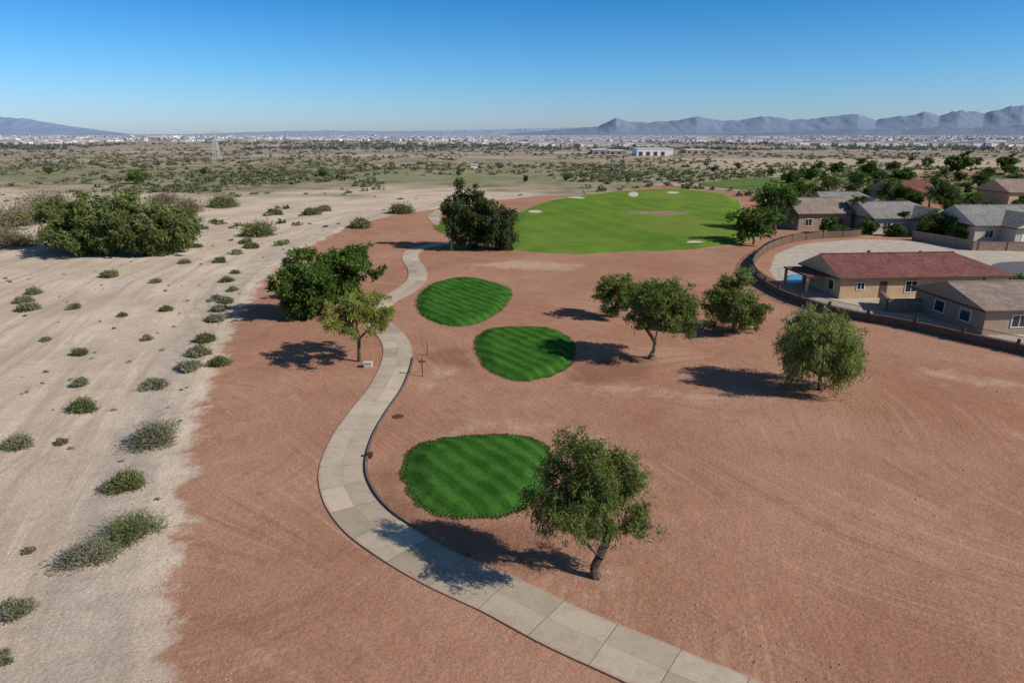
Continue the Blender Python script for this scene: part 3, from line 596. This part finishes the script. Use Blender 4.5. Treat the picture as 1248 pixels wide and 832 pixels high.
wall('garden_wall',px([(1080,381),(1150,381),(1216,380)]),1.5,smooth=False,wm_=wall_m2)
wall('garden_wall',px([(1080,381),(1072,371)]),1.5,smooth=False,wm_=wall_m2)
wall('garden_wall',px([(1112,292),(1150,298),(1185,305),(1248,306),(1400,312)]),1.6,smooth=False,wm_=wall_m2)
wall('garden_wall',px([(1225,361),(1290,364),(1400,366)]),1.6,smooth=False,wm_=wall_m2)
asph=simple('asphalt_material',(.13,.13,.13),.9,.15,1.5,.01)
fan('residential_street',px([(1196,322),(1225,318),(1290,318),(1500,321),(1500,348),(1290,342),(1236,338),(1205,331)]),[asph],rise=.0,rings=6,edge=1,jit=0,step=2.,zoff=.06)
fan('concrete_driveway',px([(944,333),(952,324),(985,322),(992,334),(985,347),(958,347)]),[pad_m],rise=.0,rings=6,edge=1,jit=0,step=1.,zoff=.05)
wm=M('pool_water_material',.05,.5).col((.12,.33,.42))
fan('swimming_pool',px([(955,341),(962,335),(980,335),(986,340),(980,344),(960,345)]),[wm],rise=.0,rings=5,edge=1,jit=0,step=.6,zoff=.11)
def shed(name,bx,by,wpx,hpx,mat,dep=25,roof=None):
    b=G(bx,by);s=scale_at(by);e=bpy.data.objects.new(name,None);COL.objects.link(e);e.location=(b[0],b[1],0)
    L=wpx*s;h=hpx*s;q=Box();q.add(0,L,0,dep,-.5,h);q.build('walls',mat,e)
    q=Box();q.add(-.4,L+.4,-.4,dep+.4,h,h+.5);q.build('roof_parapet',roof or white_t,e)
    q=Box();k=int(L//7)
    for i in range(k): q.add(2+i*7,5.5+i*7,-.15,.1,0,min(4,h*.6))
    if q.n: q.build('loading_doors',dark_t if mat!=cream_s else glass,e)
wh_m=simple('white_metal_wall_material',(.78,.77,.74),.5,.05);gr_m=simple('grey_metal_wall_material',(.30,.31,.32),.6,.08)
shed('white_warehouse',776,190,44,8,wh_m);shed('grey_warehouse',722,188,18,5,gr_m);shed('grey_warehouse',742,188,20,4,gr_m);shed('tan_warehouse',836,187,26,4,tan_s)
shed('white_warehouse',182,168,30,2.2,wh_m,60);shed('white_warehouse',105,172,20,1.6,cream_s,60);shed('grey_warehouse',240,171,25,1.6,gr_m,60);shed('white_warehouse',10,174,22,1.6,cream_s,40)
shed('white_billboard',574,206,8,5,wh_m,1.)
def town():
    V=[];Q=[];T=[];mi=[];mt=[];r=np.random.default_rng(5);n=0
    N=7000
    for i in range(N):
        if r.uniform()<.62: a=r.uniform(.0,.82)
        else: a=r.uniform(-.80,.0)
        y=1/r.uniform(1/7000,1/1150)
        if a<.02 and y<1400: continue
        x=a*y
        if fbm(x/400,y/400,44,3)<.38: continue
        L=r.uniform(10,20);D=r.uniform(8,12);h=r.uniform(2.6,4.0)*(1+y/9000);t=r.choice([0,1.57])+r.normal(0,.15)
        if r.uniform()<.03: L*=3;D*=1.5;h*=1.5
        c,s=math.cos(t),math.sin(t)
        loc=[(-L/2,-D/2,0),(L/2,-D/2,0),(L/2,D/2,0),(-L/2,D/2,0),(-L/2,-D/2,h),(L/2,-D/2,h),(L/2,D/2,h),(-L/2,D/2,h),(-L/2,0,h+1.6),(L/2,0,h+1.6)]
        V+=[(x+c*p-s*q,y+s*p+c*q,z) for p,q,z in loc]
        Q+=[[n,n+1,n+5,n+4],[n+1,n+2,n+6,n+5],[n+2,n+3,n+7,n+6],[n+3,n,n+4,n+7],[n+4,n+5,n+9,n+8],[n+6,n+7,n+8,n+9]];T+=[[n+7,n+4,n+8],[n+5,n+6,n+9]]
        w=int(r.choice([0,0,1,1,2]));f=int(r.choice([3,3,4,4,5]));mi+=[w]*4+[f]*2;mt+=[f]*2;n+=10
    new_mesh('distant_town_houses',V,[np.array(Q),np.array(T)],[simple('town_white',(.72,.70,.68),.8,.1,.05),simple('town_cream',(.57,.51,.47),.8,.1,.05),simple('town_tan',(.42,.37,.34),.8,.1,.05),simple('town_roof_brown',(.30,.25,.235),.8,.1,.05),simple('town_roof_grey',(.33,.33,.34),.8,.1,.05),simple('town_roof_pale',(.50,.47,.46),.8,.1,.05)],mi+mt)  # wall and roof colours include painted haze, no real atmosphere
town()
haz=leafmat('distant_treeline_material',(.09,.11,.095),(.175,.195,.16))  # leaf colours greyed to carry painted distance haze
N=4200;yy=1/rng.uniform(1/6500,1/900,N);xx=rng.uniform(-.82,.82,N)*yy;keep=fbm(xx/260,yy/400,77,3)>.41;p_=np.column_stack([xx,yy])[keep];R=rng.uniform(2.5,5.,len(p_))*(1+p_[:,1]/8000);scatter('distant_treeline',p_,R,R*.8,12,haz,9)
polem=simple('pole_wood_material',(.13,.10,.08),.9,.1)
def pole(bx,by,h):
    b=G(bx,by);A=Acc();p=np.array([b[0],b[1],0.]);r=.18+h*.006
    V,Q=tubes(p,p+(0,0,h),[r],[r*.6],6);A.add(V,Q,0,0)
    for z in (.93,.85): V,Q=tubes(p+(-1.4,0,h*z),p+(1.4,0,h*z),[.09],[.09],4);A.add(V,Q,0,0)
    for dx in (-1.3,-.6,.6,1.3): V,Q=tubes(p+(dx,0,h*.93),p+(dx,0,h*.93+.4),[.06],[.04],4);A.add(V,Q,0,0)
    A.build('utility_pole',[polem])
for q in [(85,196,13),(180,195,13),(330,194,13),(425,194,13),(521,206,13),(615,193,13),(700,193,13),(760,196,11),(905,193,12),(990,192,12),(1075,192,12)]: pole(*q)
b=G(265,197);A=Acc();hh=22.
for sx,sy in ((-1,-1),(1,-1),(1,1),(-1,1)):
    p0=np.array([b[0]+sx*2.4,b[1]+sy*2.4,0]);p1=np.array([b[0]+sx*.4,b[1]+sy*.4,hh]);V,Q=tubes(p0,p1,[.2],[.13],4);A.add(V,Q,0,0)
for k in range(9):
    z0=hh*k/9;z1=hh*(k+1)/9;w0=2.4-2*k/9;w1=2.4-2*(k+1)/9
    for (ax,ay),(bx_,by_) in (((-1,-1),(1,-1)),((1,-1),(1,1)),((1,1),(-1,1)),((-1,1),(-1,-1))):
        V,Q=tubes(np.array([b[0]+ax*w0,b[1]+ay*w0,z0]),np.array([b[0]+bx_*w1,b[1]+by_*w1,z1]),[.09],[.09],3);A.add(V,Q,0,0)
for z in (.75,.86,.97): V,Q=tubes(np.array([b[0]-4,b[1],hh*z]),np.array([b[0]+4,b[1],hh*z]),[.12],[.12],4);A.add(V,Q,0,0)
A.build('lattice_pylon',[simple('galvanised_steel_material',(.45,.45,.44),.5,.05)])
# ---------------------------------------------------------------- mountains
def mount(name,D,prof,col,wid,seed,rough=.3):
    p=np.array(prof,float);u=np.linspace(p[0,0],p[-1,0],700);hp=np.interp(u,p[:,0],p[:,1]);rows=34
    ang=(u-624)/F
    V=[]
    for k in range(rows):
        t=k/(rows-1);d=D+wid*t
        sh=np.clip(1-abs(t-.5)*2,0,1)**1.1
        hgt=hp/F*1.02*(D+wid*.5)
        x=ang*d*1.04;n=fbm(x/(wid*.09),np.full(len(x),d/(wid*.16)),seed,5);rid=1-np.abs(2*vn(x/(wid*.055),np.full(len(x),d/(wid*.2)),seed+3)-1)
        z=hgt*sh*(1-rough*(1-sh)+rough*(n-.5)*1.2+.10*(rid-.5))
        V.append(np.column_stack([x,np.full(len(x),d),z-20+18*sh]))
    n=len(u);V=np.concatenate(V);k=np.arange((rows-1)*(n-1));a=(k//(n-1))*n+k%(n-1);Q=np.stack([a,a+1,a+n+1,a+n],1)
    m=M(name+'_material',diffuse=True);nn=m.noise(m.pos(),.0016,6,.65);m.col(m.scl(m.mix(0.,col,col),m.mr(nn,.3,.7,.94,1.06)))  # col is a pale blue that has aerial haze baked into the surface
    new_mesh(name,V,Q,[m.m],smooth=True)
R1=[(620,161),(650,159),(690,156),(720,153),(740,144),(755,148),(775,149),(800,147),(830,143),(860,148),(885,145),(905,142),(935,146),(970,144),(1010,140),(1030,147),(1055,142),(1082,138),(1100,142),(1122,135),(1150,139),(1168,133),(1192,129),(1212,134),(1248,131),(1300,136),(1360,142),(1460,162)]
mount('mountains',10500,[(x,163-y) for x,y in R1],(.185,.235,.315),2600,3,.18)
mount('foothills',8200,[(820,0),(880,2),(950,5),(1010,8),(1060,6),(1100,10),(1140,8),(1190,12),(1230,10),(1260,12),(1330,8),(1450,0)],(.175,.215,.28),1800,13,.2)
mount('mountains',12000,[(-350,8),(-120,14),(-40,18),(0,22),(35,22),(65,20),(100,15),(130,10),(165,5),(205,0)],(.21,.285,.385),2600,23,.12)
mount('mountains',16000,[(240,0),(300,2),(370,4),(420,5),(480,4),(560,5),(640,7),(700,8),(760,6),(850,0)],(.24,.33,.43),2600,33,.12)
# ---------------------------------------------------------------- small course furniture
def post(name,bx,by,h,r,mat,cap):
    b=G(bx,by);z=float(H(*b));A=Acc();p=np.array([b[0],b[1],z-.05]);V,Q=tubes(p,p+(0,0,h),[r],[r*.9],8);A.add(V,Q,0,0)
    V,Q=tubes(p+(0,0,h),p+(0,0,h+.06),[r*1.5],[r*.4],8);A.add(V,Q,0,0)
    if cap: V,Q=tubes(p+(-.3,0,h*.85),p+(.3,0,h*.85),[.09],[.09],4);A.add(V,Q,1,0)
    A.build(name,[mat,cap or mat])
post('tee_marker_post',515,458,1.7,.06,polem,dark_t);post('wooden_post',521,432,1.3,.05,polem,None)
q=Box();b=G(449,447);q.add(b[0]-.35,b[0]+.35,b[1]-.25,b[1]+.25,0,.4);q.add(b[0]-.4,b[0]+.4,b[1]-.3,b[1]+.3,.4,.48);q.build('utility_box',cream_s)
q=Box();b=G(451,557);z=float(H(*b))
q.add(b[0]-.18,b[0]+.18,b[1]-.12,b[1]+.12,z+.15,z+.4);q.add(b[0]-.05,b[0]+.05,b[1]-.05,b[1]+.05,z,z+.15);q.add(b[0]-.2,b[0]+.2,b[1]-.14,b[1]+.14,z+.4,z+.44);q.build('path_light',dark_t)
b=G(485,506);A=Acc();p=np.array([b[0],b[1],float(H(*b))]);V,Q=tubes(p+(0,0,0),p+(0,0,.05),[.45],[.4],20);A.add(V,Q,0,0);V,Q=tubes(p+(0,0,.05),p+(0,0,.055),[.4],[.01],20);A.add(V,Q,0,0);A.build('manhole_cover',[simple('rusty_iron_material',(.10,.055,.04),.8,.2)])
# ---------------------------------------------------------------- light & world
el=math.radians(35);az=math.radians(111)
sd=np.array([math.sin(az)*math.cos(el),math.cos(az)*math.cos(el),math.sin(el)])
sun=bpy.data.lights.new('sun','SUN');sun.energy=4.8;sun.angle=math.radians(.5);sun.color=(1,.95,.87)
so=bpy.data.objects.new('sun',sun);COL.objects.link(so)
so.rotation_euler=Vector(-sd).to_track_quat('-Z','Y').to_euler();so.location=(60,-30,60)
w=bpy.data.worlds.new('World');scene.world=w;w.use_nodes=True;nt=w.node_tree;bg=nt.nodes['Background']
sky=nt.nodes.new('ShaderNodeTexSky');sky.sky_type='NISHITA';sky.sun_disc=False;sky.sun_elevation=el;sky.sun_rotation=az;sky.altitude=50;sky.air_density=1.;sky.dust_density=.4;sky.ozone_density=2.
tc=nt.nodes.new('ShaderNodeTexCoord');sp=nt.nodes.new('ShaderNodeSeparateXYZ');nt.links.new(tc.outputs['Generated'],sp.inputs[0])
rp=nt.nodes.new('ShaderNodeValToRGB');nt.links.new(sp.outputs[2],rp.inputs[0]);cr=rp.color_ramp
cr.elements[0].position=0.;cr.elements[0].color=(.72,.88,1.38,1);cr.elements[1].position=.17;cr.elements[1].color=(.16,.66,1.16,1)
for pp,cc_ in ((.03,(.60,.88,1.38,1)),(.08,(.40,.84,1.34,1)),(.4,(.4,.62,.88,1)),(.7,(.5,.62,.8,1))):
    e=cr.elements.new(pp);e.color=cc_
mx=nt.nodes.new('ShaderNodeMixRGB');mx.blend_type='MULTIPLY';mx.inputs[0].default_value=1.
nt.links.new(sky.outputs[0],mx.inputs[1]);nt.links.new(rp.outputs[0],mx.inputs[2]);nt.links.new(mx.outputs[0],bg.inputs[0]);bg.inputs[1].default_value=.1
cam=bpy.data.cameras.new('camera');cam.lens=24;cam.sensor_width=36;cam.clip_end=60000;cam.clip_start=.5
co=bpy.data.objects.new('camera',cam);COL.objects.link(co);co.location=(0,0,CAM_H);co.rotation_euler=(math.pi/2-P,0,0);scene.camera=co
scene.view_settings.view_transform='Standard';scene.view_settings.look='None';scene.view_settings.exposure=0
